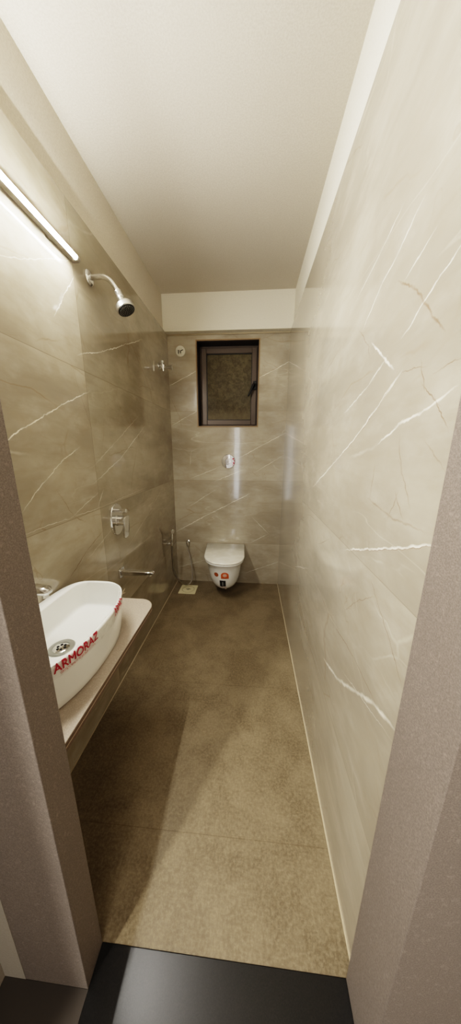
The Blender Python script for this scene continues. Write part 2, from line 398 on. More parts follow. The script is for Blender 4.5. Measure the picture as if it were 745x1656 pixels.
# door wall and stone door frame
JX0, JX1, DH = -.383, .278, 2.12
YL, YR, JW = .334, .281, .17               # corridor faces of the two jambs, width of the stone frame
b = MB().box(XL-.12, JX0-JW, YL, YD, 0, ZC).box(JX1+JW, XR+.2, YR, YD, 0, ZC).box(JX0-JW, JX1+JW, YL, YD, DH+.10, ZC)
tag(b.build('wall_front', M_CORR), kind=S)
d = thing('door_1', (-.05, .36, 0), 'beige speckled stone door frame around the bathroom entrance', 'door frame', S)
MB().box(JX0-JW, JX0, YL, YD, 0, DH+.10).build('jamb', M_JAMB, d, bevel=.0015)
MB().box(JX1, JX1+JW, YR, YD, 0, DH+.10).build('jamb', M_JAMB, d, bevel=.0015)
MB().box(JX0, JX1, YL, YD, DH, DH+.10).build('lintel', M_JAMB, d, bevel=.0015)
MB().box(JX0, JX1, YL-.05, YD, -.1, .004).build('threshold', M_BLACKSTONE, d, bevel=.002)

# the corridor the photograph is taken from
CX0, CX1, CY = -1.5, 1.1, -1.6
tag(MB().box(CX0, CX1, CY, YL, -.12, 0).build('floor_corridor', M_CORR_FLOOR), kind=S)
tag(MB().box(CX0-.1, CX1+.1, CY-.1, YL, ZC, ZC+.1).build('ceiling_corridor', M_CORR), kind=S)
tag(MB().box(CX0-.1, CX0, CY, YL, 0, ZC).build('wall_corridor_left', M_CORR), kind=S)
tag(MB().box(CX1, CX1+.1, CY, YL, 0, ZC).build('wall_corridor_right', M_CORR), kind=S)
tag(MB().box(CX0, CX1, CY-.1, CY, 0, ZC).build('wall_corridor_back', M_CORR), kind=S)
tag(MB().box(CX0, XL-.12, YL, YL+.03, 0, ZC).box(XR+.2, CX1, YL-.02, YL+.03, 0, ZC).build('wall_corridor_front', M_CORR), kind=S)

tag(MB().box(CX0, -.611, -.08, YL, 0, ZC).build('wall_corridor_shade_stub', M_CORR), kind=S)  # unseen stub added to keep the corridor lamp off the left jamb

# ------------------------------------------------------------------ window
w = thing('window_1', ((HX0+HX1)/2, YB, HZ0), 'small bronze framed window with obscured glass above the toilet', 'window', S)
t = .010
b = MB().box(HX0, HX0+t, YB-.004, YB+.16, HZ0, HZ1).box(HX1-t, HX1, YB-.004, YB+.16, HZ0, HZ1)
b.box(HX0+t, HX1-t, YB-.004, YB+.16, HZ1-t, HZ1).box(HX0+t, HX1-t, YB-.004, YB+.16, HZ0, HZ0+t)
b.build('reveal_trim', M_TRIM, w)
a0, a1, c0, c1 = HX0+t, HX1-t, HZ0+t, HZ1-t
b = MB().box(a0, a0+.004, YB+.006, YB+.16, c0, c1).box(a1-.004, a1, YB+.006, YB+.16, c0, c1).box(a0+.004, a1-.004, YB+.006, YB+.16, c1-.004, c1)
b.build('reveal_lining', M_ALU_D, w)
yf = YB+.115
def frame(x0, x1, z0, z1, t, y0, y1, tb=None):
    tb = tb or t
    return MB().box(x0, x0+t, y0, y1, z0, z1).box(x1-t, x1, y0, y1, z0, z1).box(x0+t, x1-t, y0, y1, z1-t, z1).box(x0+t, x1-t, y0, y1, z0, z0+tb)
frame(a0+.004, a1-.004, c0, c1-.004, .022, yf, yf+.05).build('window_frame', M_ALU, w, bevel=.002)
sx0, sx1, sz0, sz1 = a0+.020, a1-.012, c0+.018, 2.212
sash = frame(sx0, sx1, sz0, sz1, .044, yf-.012, yf+.03).build('sash', M_ALU, w, bevel=.003)
g0, g1, h0, h1 = sx0+.044, sx1-.044, sz0+.044, sz1-.044
frame(g0-.001, g1+.001, h0-.001, h1+.001, .006, yf-.006, yf+.012).build('gasket', M_BLACK, sash).location = (0,0,0)
MB().box(g0, g1, yf+.006, yf+.012, h0, h1).build('pane', M_GLASS, sash).location = (0,0,0)
hx, hz = .012, 1.90
b = MB().box(hx-.008, hx+.022, yf-.030, yf-.012, hz-.035, hz+.035)
b.tube([(hx+.002, yf-.03, hz), (hx+.002, yf-.055, hz)], .011, 16)
b.tube([(hx+.002, yf-.05, hz+.012), (hx-.012, yf-.056, hz-.02), (hx-.05, yf-.058, hz-.095)], [.012,.011,.007], 16)
b.build('handle', M_BLACK, sash, bevel=.003).location = (0,0,0)

# ------------------------------------------------------------------ lamp
LY1, LZ = 1.185, 2.072
l = thing('wall_lamp', (XL, .9, LZ), 'lit white linear tube lamp fixed high on the left wall', 'lamp')
MB().box(XL+.010, XL+.037, .502, LY1-.010, LZ-.009, LZ+.009).build('housing', M_HOUSING, l, bevel=.002)
for y in (.62, 1.06):
    MB().box(XL-.001, XL+.0105, y, y+.02, LZ-.008, LZ+.008).build('mounting_clip', M_HOUSING, l)
n = 14; TXC = XL+.0315
prof = [(TXC + .0095*math.cos(a), LZ + .0095*math.sin(a)) for a in [-PI*.46 + (PI*.58)*k/n for k in range(n+1)]]
MB().loft([[(x, y, z) for x, z in prof] for y in (.502, LY1-.010)], closed=True).build('diffuser', M_LED, l)
for y0, y1 in ((.490, .502), (LY1-.010, LY1+.008)):
    pr = [(XL+.009, LZ-.0105)] + [(TXC + .0115*math.cos(a), LZ + .0115*math.sin(a)) for a in [-PI*.6 + (PI*.85)*k/n for k in range(n+1)]] + [(XL+.009, LZ+.0105)]
    MB().loft([[(x, y, z) for x, z in pr] for y in (y0, y1)]).build('end_cap', M_HOUSING, l, bevel=.002)

# ------------------------------------------------------------------ shower
SY = 1.315
s = thing('wall_shower', (XL, SY, 2.078), 'chrome round shower head on a bent arm high on the left wall', 'shower')
MB().lathe([(.030,0),(.030,.004),(.026,.008),(.014,.011)], (XL, SY, 2.079), (1,0,0)).build('flange', M_CHROME, s)
arm = bez([(XL, SY, 2.080), (-.70, SY, 2.0805), (-.668, SY, 2.080), (-.640, SY, 2.066), (-.620, SY, 2.043), (-.605, SY, 2.021)], 8)
MB().tube(arm, .0105, 24).build('arm', M_CHROME, s)
ax = Vector((.42, -.06, -.90)).normalized()
p0 = Vector((-.608, SY, 2.026))
MB().lathe([(.0125,0),(.0145,.002),(.0145,.020),(.0155,.022),(.0155,.034),(.013,.036)], p0, ax).build('swivel_nut', M_CHROME_B, s)
MB().lathe([(.013,.034),(.0135,.046),(.016,.052),(.034,.060),(.0385,.064),(.040,.070),(.040,.086),(.038,.088)], p0, ax).build('head', M_CHROME_B, s)
fp = p0 + ax*.0885
b = MB().lathe([(.0365,-.002),(.0365,.001),(.035,.002)], fp, ax)
u_ = ax.cross(Vector((0,1,0))).normalized(); v_ = ax.cross(u_)
for ring, cnt in ((0,1),(.008,6),(.0155,12),(.023,18),(.030,24)):
    for k in range(cnt):
        a = 2*PI*k/max(cnt,1) + ring*40
        b.lathe([(.0016,0),(.0014,.0025),(.0008,.003)], fp + ax*.002 + (u_*math.cos(a)+v_*math.sin(a))*ring, ax, 8, 1)
b.build('nozzle_plate', [M_DARK, M_NUB], s)

# ------------------------------------------------------------------ diverter valve
VY, VZ = 1.338, .965
v = thing('shower_mixer', (XL, VY, VZ), 'chrome mixer lever on a tall rounded plate on the left wall', 'mixer')
o = rrect(.118, .176, .058, 14)
b = MB(); fn = lambda a,b_,d_: (XL+d_, VY+a, VZ+b_)
b.loft([[fn(a,c,-.002) for a,c in o], [fn(a,c,.007) for a,c in o], [fn(a*.965,c*.975,.010) for a,c in o]]).build('cover_plate', M_CHROME, v)
MB().lathe([(.010,.009),(.010,.044),(.0115,.046),(.0115,.062),(.010,.064)], (XL, VY+.004, VZ+.048), (1,0,0)).build('diverter_knob', M_CHROME, v)
MB().lathe([(.030,.009),(.030,.012),(.0275,.014),(.0275,.050),(.026,.052)], (XL, VY+.004, VZ-.008), (1,0,0)).build('valve_body', M_CHROME, v)
lv = [(-.0275,.018),(-.02,.026),(0,.0285),(.02,.026),(.0275,.018),(.0275,-.05),(.024,-.092),(.012,-.098),(-.012,-.098),(-.024,-.092),(-.0275,-.05)]
b = MB(); b.loft([[(XL+.052+dx - .15*max(0,-c-.02)*(1), VY+.004+a, VZ-.008+c) for a,c in lv] for dx in (0,.011)])
b.build('lever', M_CHROME, v, bevel=.002)

# ------------------------------------------------------------------ bath spout
PY, PZ = 1.330, .650
s = thing('bath_spout', (XL, PY, PZ), 'long chrome bath spout low on the left wall beyond the basin', 'spout')
o = rrect(.056, .056, .006, 4)
MB().prism(o, lambda a,c,d_: (XL+d_, PY+a, PZ+c), -.002, .010).build('flange', M_CHROME, s, bevel=.002)
prof = [(XL+.008,.017,-.014,.017),(XL+.07,.0165,-.014,.016),(XL+.14,.016,-.008,.014),(XL+.190,.015,-.003,.012),(XL+.197,.012,.002,.010)]
rings = []
for x, hw, zb, zt_ in prof:
    rr = rrect(2*hw, zt_-zb, .0045 if zt_-zb > .012 else .0035, 4); rings.append([(x, PY+a, PZ+(zb+zt_)/2+c) for a,c in rr])
MB().loft(rings).build('spout', M_CHROME, s)
MB().lathe([(.010,0),(.010,.013),(.0085,.014)], (XL+.172, PY, PZ-.001), (0,0,-1), 20).build('aerator', M_CHROME_B, s)

# ------------------------------------------------------------------ health faucet: bracket, spray with hose
FY = 2.17
h = thing('spray_holder', (XL, FY, .512), 'chrome wall bracket that holds the hand spray', 'bracket')
b = MB().lathe([(.013,0),(.013,.004),(.008,.006),(.008,.034),(.007,.035)], (XL, FY, .512), (1,0,0), 20); b.build('arm', M_CHROME, h)
b = MB().lathe([(.0095,-.012),(.0125,-.012),(.0125,.012),(.0095,.012),(.0095,-.012)], (XL+.042, FY, .512), (0,0,1), 24, cap0=False, cap1=False)
b.build('socket', M_CHROME, h)
h = thing('hand_spray', (XL+.042, FY, .512), 'chrome hand spray standing in its wall bracket, with looping steel hose', 'hand spray')
hx = XL+.042
MB().tube([(hx, FY, .492), (hx, FY, .530), (hx+.002, FY, .575), (hx+.004, FY-.002, .610)], [.0075,.0085,.0105,.0105], 20).build('grip', M_CHROME, h)
b = MB().lathe([(.010,-.004),(.0185,.004),(.0205,.012),(.0205,.020),(.018,.024),(.004,.025)], (hx+.002, FY-.008, .632), (.72,-.55,.1), 24)
b.tube([(hx+.004, FY, .60), (hx+.003, FY-.004, .635)], [.0105,.012], 20)
b.build('spray_nozzle', M_CHROME, h)
MB().tube([(hx-.008, FY+.006, .560), (hx-.013, FY+.008, .590), (hx-.010, FY+.006, .618)], [.004,.005,.004], 12).build('trigger', M_CHROME_B, h)
OX, OZ = -.612, .432
hs = bez([(hx, FY, .494), (hx-.004, FY+.01, .42), (hx-.008, FY+.025, .33), (-.699, FY+.035, .22), (-.655, FY+.06, .12), (-.600, FY+.12, .042),
          (-.562, FY+.165, .070), (-.560, FY+.19, .16), (-.580, FY+.215, .29), (OX+.002, 2.418, .37), (OX, 2.424, OZ-.03)], 14)
MB().tube(hs, .0062, 14).build('hose', M_HOSE, h)
b = MB().lathe([(.021,0),(.021,.004),(.019,.010),(.012,.014),(.011,.034)], (OX, YB, OZ), (0,-1,0), 28)
b.lathe([(.013,-.016),(.013,.002),(.0105,.010),(.003,.013)], (OX, YB-.036, OZ), (0,0,1), 24); b.lathe([(.009,0),(.009,.022)], (OX, YB-.036, OZ-.014), (0,0,-1), 20)
o_ = b.build('hose_outlet', M_CHROME); tag(o_, 'round chrome wall outlet where the hose meets the back wall', 'wall outlet')

# ------------------------------------------------------------------ angle cock high in the corner
KY, KZ = 2.20, 1.966
k = thing('angle_valve', (XL, KY, KZ), 'small chrome valve near the top of the left wall, by the back corner', 'valve')
MB().lathe([(.024,0),(.024,.004),(.015,.008)], (XL, KY, KZ+.006), (1,0,0), 28).build('flange', M_CHROME, k)
b = MB().tube([(XL+.004, KY, KZ+.006), (XL+.05, KY, KZ)], .013, 20).lathe([(.016,-.014),(.017,0),(.016,.014)], (XL+.034, KY, KZ), (0,0,1), 20)
b.tube([(XL+.034, KY, KZ), (XL+.036, KY-.004, KZ-.034)], [.010,.009], 18)
b.build('body', M_CHROME, k)
MB().tube([(XL+.030, KY, KZ+.010), (XL+.030, KY, KZ+.030)], .006, 14).lathe([(.010,.028),(.0115,.030),(.0115,.042),(.009,.044)], (XL+.030, KY, KZ), (0,0,1), 18).build('knob', M_CHROME_B, k)
MB().tube([(XL+.045, KY, KZ-.003), (XL+.075, KY, KZ-.006), (XL+.088, KY, KZ-.006), (XL+.106, KY, KZ-.005)], [.010,.010,.014,.019], 20).build('outlet', M_CHROME_B, k)

# ------------------------------------------------------------------ round electrical cover
e = thing('cable_cover', (-.624, YB, 2.158), 'round white cable cover with two wire ends left of the window', 'cover')
MB().lathe([(.043,-.002),(.043,.004),(.040,.007),(.004,.008)], (-.624, YB, 2.158), (0,-1,0), 40).build('disc', M_WHITE, e)
for dx, dz, ex in ((-.014,-.012,-.022),(.004,-.010,.016)):
    MB().tube(bez([(-.624+dx, YB-.007, 2.158+dz-.008), (-.624+dx, YB-.014, 2.158+dz), (-.624+dx+.004, YB-.016, 2.158+dz+.010), (-.624+ex+.01, YB-.012, 2.158+dz+.018)], 5), .0028, 8).build('wire_end', M_BLACK, e)
for dx, dz, r in ((-.020,.004,.0022),(.022,.008,.003),(.012,.020,.0015),(-.004,.024,.0012),(-.012,-.028,.0018),(.006,-.028,.0018)):
    MB().lathe([(r,0),(r,.0008)], (-.624+dx, YB-.0076, 2.158+dz), (0,-1,0), 10).build('screw_hole', M_DARK, e)

# ------------------------------------------------------------------ flush plate
FX, FZ = -.209, 1.233
f = thing('flush_plate', (FX, YB, FZ), 'round chrome flush plate with peeling film below the window', 'flush plate')
MB().lathe([(.064,-.002),(.064,.006),(.060,.011),(.030,.0125),(.029,.010)], (FX, YB, FZ), (0,-1,0), 56).build('plate', M_CHROME, f)
for s0 in (0, PI):
    pts = [(.027*math.cos(a), .027*math.sin(a)) for a in [s0 + PI/2 + .05 + (PI-.10)*k/16 for k in range(17)]]
    o_ = MB().prism(pts, lambda a,c,d_: (FX+a, YB-d_, FZ+c), .009, .016).build('push_button', M_CHROME, f, bevel=.0015)
pts = [(.014,.058)] + [(.061*math.cos(a), .061*math.sin(a)) for a in [1.25 - 3.05*k/24 for k in range(25)]] + [(-.020,-.030),(.0,-.034)] + [(.031*math.cos(a), .031*math.sin(a)) for a in [-1.3 + 2.5*k/12 for k in range(13)]]
MB().prism(pts, lambda a,c,d_: (FX+a, YB-d_-.0015*math.sin(60*a), FZ+c), .0145, .0155).build('film', plain('white_film', srgb(232,234,240), .25), f)
b = MB()
for a0, a1, r0, r1 in ((.62,.30,.044,.060),(.24,-.05,.050,.060),(-.12,-.45,.046,.060),(-.52,-.72,.050,.060)):
    q = [(r0*math.cos(a0), r0*math.sin(a0)), (r1*math.cos(a0-.04), r1*math.sin(a0-.04)), (r1*math.cos(a1), r1*math.sin(a1)), (r0*math.cos(a1+.1), r0*math.sin(a1+.1))]
    b.prism(q, lambda a,c,d_: (FX+a, YB-d_, FZ+c), .017, .0176)
b.build('red_print', M_RED, f)

# ------------------------------------------------------------------ floor trap
tx, ty = -.584, 2.276
t_ = thing('floor_drain', (tx, ty, 0), 'square ivory floor drain grate in the back left corner under the hose', 'drain')
MB().prism(rrect(.162,.160,.006,3), lambda a,c,d_: (tx+a, ty+c, d_), .0005, .005).build('grate_frame', M_IVORY, t_, bevel=.001)
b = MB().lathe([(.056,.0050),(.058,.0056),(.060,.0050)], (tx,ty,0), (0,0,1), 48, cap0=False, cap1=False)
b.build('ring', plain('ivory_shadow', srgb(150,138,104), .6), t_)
b = MB().lathe([(.052,.005),(.052,.0062),(.050,.0068)], (tx,ty,0), (0,0,1), 40)
b.build('grate', M_IVORY, t_)
b = MB()
for dx, dy in ((-.014,0),(.014,0),(0,.008),(0,-.010)):
    b.prism(rrect(.016,.008,.0038,4), lambda a,c,d_: (tx+dx+a, ty+dy+c, d_), .0068, .0072)
b.build('slot', M_HOLE, t_)

# ------------------------------------------------------------------ counter
CZ, CXF, CYE = .660, -.426, 1.060
c = thing('vanity_counter', (XL, .7, CZ), 'speckled beige stone counter projecting from the left wall under the basin', 'counter')
def counter_outline(dx, r=.07, y0=YD+.002):
    o = [(XL-.003, y0), (CXF-dx, y0)]
    for k in range(13):
        a = PI/2*k/12; o.append((CXF-dx-r+r*math.cos(a), CYE-dx-r+r*math.sin(a)))
    return o + [(XL-.003, CYE-dx)]
zf = lambda a,b_,d_: (a,b_,d_)
MB().prism(counter_outline(0), zf, CZ-.0035, CZ).build('top', M_COUNTER, c, bevel=.0015)
MB().prism(counter_outline(.0006), zf, CZ-.0150, CZ-.0035).build('edge_strip', M_EDGE, c)
MB().prism(counter_outline(.0), zf, CZ-.0172, CZ-.0150).build('edge_line', M_LINE, c)
MB().prism(counter_outline(.0), zf, CZ-.030, CZ-.0172).build('edge_strip', M_EDGE, c, bevel=.002)

# ------------------------------------------------------------------ basin
BX, BY, BH = -.590, .690, .152
BZ = CZ + .0005; RZ = BZ + BH
def sup(n_f, n_b, af, ab, b_, N=112, cx=BX, cy=BY):
    o = []
    for k in range(N):
        th = 2*PI*k/N; cc, ss = math.cos(th), math.sin(th)
        nn = n_f if cc >= 0 else n_b; aa = af if cc >= 0 else ab
        o.append((cx + aa*math.copysign(abs(cc)**(2/nn), cc), cy + b_*math.copysign(abs(ss)**(2/nn), ss)))
    return o
AF, AB, AL = .143, .142, .250
NF, NB = 2.25, 4.2
def outer(inset=0): return sup(NF, NB, AF-inset, AB-inset*.35, AL-inset)
def inner(inset=0): return sup(2.7, 6.5, AF-.012-inset, .101-inset, AL-.014-inset)
def at(o, z): return [(x,y,z) for x,y in o]
rings = [at(outer(.028), BZ), at(outer(.019), BZ+.002), at(outer(.0145), BZ+.008)]
for k in range(1,7):
    f_ = k/6; rings.append(at(outer(.0145*(1-f_)**1.3), BZ+.008+(BH-.016)*f_))
rings += [at(outer(0), RZ-.006), at(outer(.0007), RZ-.003), at(outer(.0025), RZ-.0008), at(outer(.0045), RZ),
          at(inner(-.003), RZ), at(inner(-.001), RZ-.0012), at(inner(.0), RZ-.004), at(inner(.001), RZ-.03), at(inner(.004), RZ-.082),
          at(inner(.0055), RZ-.091), at(inner(.0095), RZ-.0965), at(inner(.016), RZ-.0985), at(inner(.03), RZ-.0995)]
DX, DY, FZ_ = -.602, .680, RZ-.103
fl = inner(.03)
for f_ in (.6, .25):
    rings.append([(DX+(x-DX)*f_, DY+(y-DY)*f_, FZ_+.004*f_) for x,y in fl])
rings.append([(DX+.02*math.cos(2*PI*k/112), DY+.02*math.sin(2*PI*k/112), FZ_) for k in range(112)])
bs = thing('wash_basin', (BX, BY, BZ), 'white oblong ceramic vessel basin standing on the stone counter', 'basin')
bowl = MB().loft(rings); bowl.build('bowl', M_CERAMIC, bs, angle=60)
b = MB().lathe([(.0395,0),(.0395,.002),(.037,.0045),(.0255,.0035),(.0245,.000)], (DX,DY,FZ_), (0,0,1), 48, cap1=False)
wf = b.build('waste_flange', plain('brushed_steel', (.50,.51,.48,1), .35, 1.), bs)
b = MB().lathe([(.0245,.001),(.020,.0035),(.004,.0045)], (DX,DY,FZ_), (0,0,1), 36)
b.build('strainer', M_CHROME, bs)
b = MB()
for k in range(6):
    a = 2*PI*k/6; b.lathe([(.0042,0),(.0042,.0006)], (DX+.0115*math.cos(a), DY+.0115*math.sin(a), FZ_+.0042), (0,0,1), 14)
b.build('drain_hole', M_HOLE, bs)

# tap on the basin's rear deck
TY = .688; TX = BX-.142+.0205
tp = thing('basin_tap', (TX, TY, RZ), 'chrome basin tap with a flat spout on the rim behind the basin', 'tap')
MB().lathe([(.0198,0),(.0198,.004),(.018,.007),(.0175,.085),(.0185,.116),(.017,.122)], (TX, TY, RZ+.0003), (0,0,1), 32).build('body', M_CHROME, tp)
rings2 = []
for x, z, hw, hh in ((TX, RZ+.104,.019,.016),(TX+.04, RZ+.103,.019,.015),(TX+.074, RZ+.101,.019,.014),(TX+.090, RZ+.099,.017,.012),(TX+.097, RZ+.098,.010,.007)):
    rings2.append([(x, TY+a, z+c_) for a,c_ in rrect(2*hw, 2*hh, min(hw,hh)*.9, 5)])
MB().loft(rings2).build('spout', M_CHROME, tp)
MB().lathe([(.010,0),(.010,.014),(.008,.015)], (TX+.078, TY, RZ+.090), (0,0,-1), 20).build('aerator', M_CHROME_B, tp)
b = MB(); b.loft([[(x, TY+a, z+c_) for a,c_ in rrect(.03, hh, hh*.45, 4)] for x, z, hh in ((TX-.016, RZ+.124,.012),(TX+.0, RZ+.130,.011),(TX+.022, RZ+.138,.008))])
b.build('lever', M_CHROME, tp)

# ------------------------------------------------------------------ printed protective film along the basin's front rim
fo = [p for p in sup(NF, NB, AF, AB, AL, N=2000) if p[0] > BX+.02]
fo.sort(key=lambda p: p[1])
acc_l = [0]
for p, q in zip(fo, fo[1:]): acc_l.append(acc_l[-1] + math.dist(p, q))
def arc_at(y):                       # arc length where the front rim reaches y
    i = min(range(len(fo)), key=lambda i: abs(fo[i][1]-y) + (0 if fo[i][0] > BX+.05 else 1)); return acc_l[i]
import bisect
def rim_pt(s_):
    i = max(1, min(len(fo)-2, bisect.bisect(acc_l, s_))); p = Vector(fo[i]); t_ = (Vector(fo[min(i+8,len(fo)-1)]) - Vector(fo[max(i-8,0)])).normalized()
    return p, Vector((t_.y, -t_.x))   # point, outward normal
def on_rim(s_, v_, off=.0014):
    """v_ < 0: across the rim top towards the bowl; v_ > 0: down the outer wall"""
    p, n_ = rim_pt(s_)
    if v_ < -.001:
        q = p + n_*v_; return Vector((q.x, q.y, RZ+off))
    f_ = 1 - max(0, (v_)-.006)/(BH-.016); ins = .0145*(1-min(1,f_))**1.3
    k_ = max(0, min(1, (v_+.001)/.005)); q = p + n_*(off - ins - .0025*(1-k_))
    return Vector((q.x, q.y, RZ - max(0, v_) + off*(1-k_)))

s0_, s1_ = arc_at(.462), arc_at(.880)
b = MB(); nu, vv = 90, [-.011,-.006,-.001,.002,.005,.010,.018,.026,.034,.042]
g = [[on_rim(s0_+(s1_-s0_)*i/nu, v_, .0022 + .0006*math.sin(i*1.7+v_*300)) for i in range(nu+1)] for v_ in vv]
b.add([p for r in g for p in r], [(j*(nu+1)+i, j*(nu+1)+i+1, (j+1)*(nu+1)+i+1, (j+1)*(nu+1)+i) for j in range(len(vv)-1) for i in range(nu)])
ft = b.build('packing_film', M_FILM, bs); ft['label'] = 'clear packing film with red lettering along the front rim'
def text_mesh(body, size, fn, name, mat, parent, shear=0., sx=1., cuts=3, bold=0):
    cu = bpy.data.curves.new('lettering', 'FONT'); cu.body = body; cu.size = size; cu.shear = shear
    to = bpy.data.objects.new('lettering', cu); COL.objects.link(to)
    bpy.context.view_layer.update()
    me = bpy.data.meshes.new_from_object(to.evaluated_get(bpy.context.evaluated_depsgraph_get()))
    bpy.data.objects.remove(to); bpy.data.curves.remove(cu)
    bm = bmesh.new(); bm.from_mesh(me); bmesh.ops.triangulate(bm, faces=bm.faces)
    for _ in range(cuts):
        bmesh.ops.subdivide_edges(bm, edges=[e for e in bm.edges if e.calc_length() > size*.12], cuts=1)
        bmesh.ops.triangulate(bm, faces=bm.faces)
    if bold:                                                     # heavier strokes: the glyphs repeated a hair apart
        src = bm.faces[:] + bm.verts[:] + bm.edges[:]
        for dx_, dy_ in ((bold,0),(0,bold),(bold,bold)):
            g_ = bmesh.ops.duplicate(bm, geom=src)['geom']
            for q_ in g_:
                if isinstance(q_, bmesh.types.BMVert): q_.co.x += dx_; q_.co.y += dy_
    for v_ in bm.verts: v_.co = fn(v_.co.x*sx, v_.co.y)
    bm.to_mesh(me); bm.free(); me.name = name; me.materials.clear(); me.materials.append(mat)
    o = bpy.data.objects.new(name, me); COL.objects.link(o); o.parent = parent
    return o
sa = arc_at(.508)
text_mesh('ARMORAZ', .034, lambda x,y: on_rim(sa + x, .0235 - y, .0032), 'red_lettering', M_RED, ft, sx=.86, bold=.0010)
def strokes(bm_, s0, s1, v0, v1, step):
    s_ = s0
    while s_ < s1:
        w_ = step*random.uniform(.45,.8)
        k_ = random.random()
        q = [(s_, v0), (s_+w_*.45, v0), (s_+w_*.45, v1), (s_, v1)] if k_ < .5 else [(s_, v0), (s_+w_, v0), (s_+w_, v0+(v1-v0)*.35), (s_, v0+(v1-v0)*.35)]
        bm_.add([on_rim(a, c_, .0034) for a, c_ in q], [(0,1,2,3)])
        if k_ > .3: bm_.add([on_rim(a, c_, .0035) for a, c_ in ((s_+w_*.3,v0),(s_+w_*.7,v0),(s_+w_*.7,v1),(s_+w_*.3,v1))], [(0,1,2,3)])
        s_ += step
b = MB(); strokes(b, sa+.014, sa+.125, .0265, .0305, .0034); strokes(b, sa+.016, sa+.128, .0312, .0345, .0028)
b.build('small_print', M_RED, ft, flat=True).location = (0,0,0)
b = MB(); strokes(b, sa-.012, sa-.004, .004, .022, .008)
b.build('red_lettering', M_RED, ft, flat=True).location = (0,0,0)
# the next run of the print, on a wrinkled stretch of the film towards the far end
sb = arc_at(.742)
text_mesh('ARMO', .030, lambda x,y: on_rim(sb + x*.95 + .0012*math.sin(y*700), .020 - y + .0022*math.sin(x*420), .0036), 'red_lettering', M_RED, ft, bold=.0012)
b = MB(); strokes(b, sb+.010, sb+.075, .024, .028, .0036)
b.build('small_print', M_RED, ft, flat=True).location = (0,0,0)
# loose torn ends standing off the rim
b = MB()
for y0, dz, out, wd in ((.862,.012,.007,.007),(.852,-.002,.009,.005)):
    p = on_rim(arc_at(y0-.03), .0, .002); q = on_rim(arc_at(y0), .002, .004); n_ = rim_pt(arc_at(y0))[1]
    e_ = q + Vector((n_.x*out, n_.y*out+.006, dz))
    b.add([p, q+Vector((0,0,wd*.5)), e_, q-Vector((0,0,wd*.7))], [(0,1,2,3)])
b.build('torn_end', plain('film_edge', srgb(206,190,166), .3, alpha=.75), ft, flat=True).location = (0,0,0)

# ------------------------------------------------------------------ toilet
WX = -.212
tl = thing('toilet', (WX, YB, .12), 'white wall hung toilet with closed lid on the back wall under the window', 'toilet')
def dshape(w_, y_back, y_front, z, nose=2.3, N=48, taper=1.04):
    """flat at the wall, round at the front"""
    L_ = y_back - y_front; rad = min(L_*.47, .215)
    o = []
    for k in range(N+1):
        th = -PI/2 + PI*k/N                                     # left .. front .. right
        sx_ = math.sin(th); cy_ = math.cos(th)
        o.append((WX + w_/2*math.copysign(abs(sx_)**(2/nose), sx_), y_back - (L_-rad) - rad*abs(cy_)**(2/nose)))
    P_ = [(WX - w_/2*taper, y_back, z)] + [(x, y, z) for x, y in o] + [(WX + w_/2*taper, y_back, z)]
    return [(x - .05*(y - 2.05), y, z) for x, y, z in P_]
LZ0 = .392
rings = []
for zf_, wf_, yfr, ns in ((.112,.115,2.175,2.0),(.115,.155,2.140,2.0),(.125,.195,2.108,2.0),(.148,.232,2.080,2.05),(.185,.262,2.058,2.1),(.235,.284,2.040,2.15),(.290,.299,2.026,2.2),(.345,.310,2.014,2.25),(.375,.318,2.003,2.3),(.385,.330,1.997,2.3),(LZ0-.002,.332,1.996,2.3)):
    rings.append(dshape(wf_, YB+.003, yfr, zf_, ns))
bowl_mb = MB().loft(rings); bowl_mb.build('bowl', M_CERAMIC, tl, angle=55)
def slab(name, z0, z1, w_, yf_, mat, r=.006):
    R_ = [dshape(w_-2*r*.8, YB-.012, yf_+r*.8, z0, 2.35), dshape(w_, YB-.010, yf_, z0+r*.6, 2.35), dshape(w_, YB-.010, yf_, z1-r, 2.35), dshape(w_-r*.8, YB-.011, yf_+r*.4, z1-r*.3, 2.35), dshape(w_-2*r, YB-.013, yf_+r, z1, 2.35)]
    return MB().loft(R_).build(name, mat, tl, angle=60)
slab('seat', LZ0, LZ0+.014, .356, 1.984, M_CERAMIC, .005)
slab('lid', LZ0+.016, LZ0+.034, .364, 1.980, M_LID, .008)
# stickers wrapped on the bowl
tree = BVHTree.FromPolygons([Vector(v_) for v_ in bowl_mb.v], bowl_mb.f)
def on_bowl(x, z, off=.001):
    hit = tree.ray_cast(Vector((x, 1.5, z)), Vector((0,1,0)))
    p = hit[0] if hit[0] else Vector((x, 2.08, z)); nn_ = hit[1] if hit[0] else Vector((0,-1,0))
    if nn_.y > 0: nn_ = -nn_
    return p + nn_*off
def patch(bm_, pts, off=.0012, mi=0):
    """fan-filled outline, gridded by rings towards its centre"""
    cx_ = sum(p[0] for p in pts)/len(pts); cz_ = sum(p[1] for p in pts)/len(pts); R_ = []
    for f_ in (1,.75,.5,.25,.02): R_.append([on_bowl(cx_+(x-cx_)*f_, cz_+(z-cz_)*f_, off) for x, z in pts])
    bm_.loft(R_, mi, cap0=False, cap1=True)
ell = lambda cx_, cz_, a, b_, n_=28: [(cx_+a*math.cos(2*PI*k/n_), cz_+b_*math.sin(2*PI*k/n_)) for k in range(n_)]
def dens(pts, n_=5):
    o = []
    for p, q in zip(pts, pts[1:]+pts[:1]):
        for k in range(n_): o.append((p[0]+(q[0]-p[0])*k/n_, p[1]+(q[1]-p[1])*k/n_))
    return o
ox, oz = WX-.062, .296
b = MB(); patch(b, ell(ox, oz, .019, .022)); patch(b, ell(ox-.006, oz+.008, .005, .004), .002, 1); patch(b, ell(ox+.004, oz-.001, .010, .003), .002, 1); patch(b, ell(ox+.006, oz-.010, .006, .003), .002, 1)
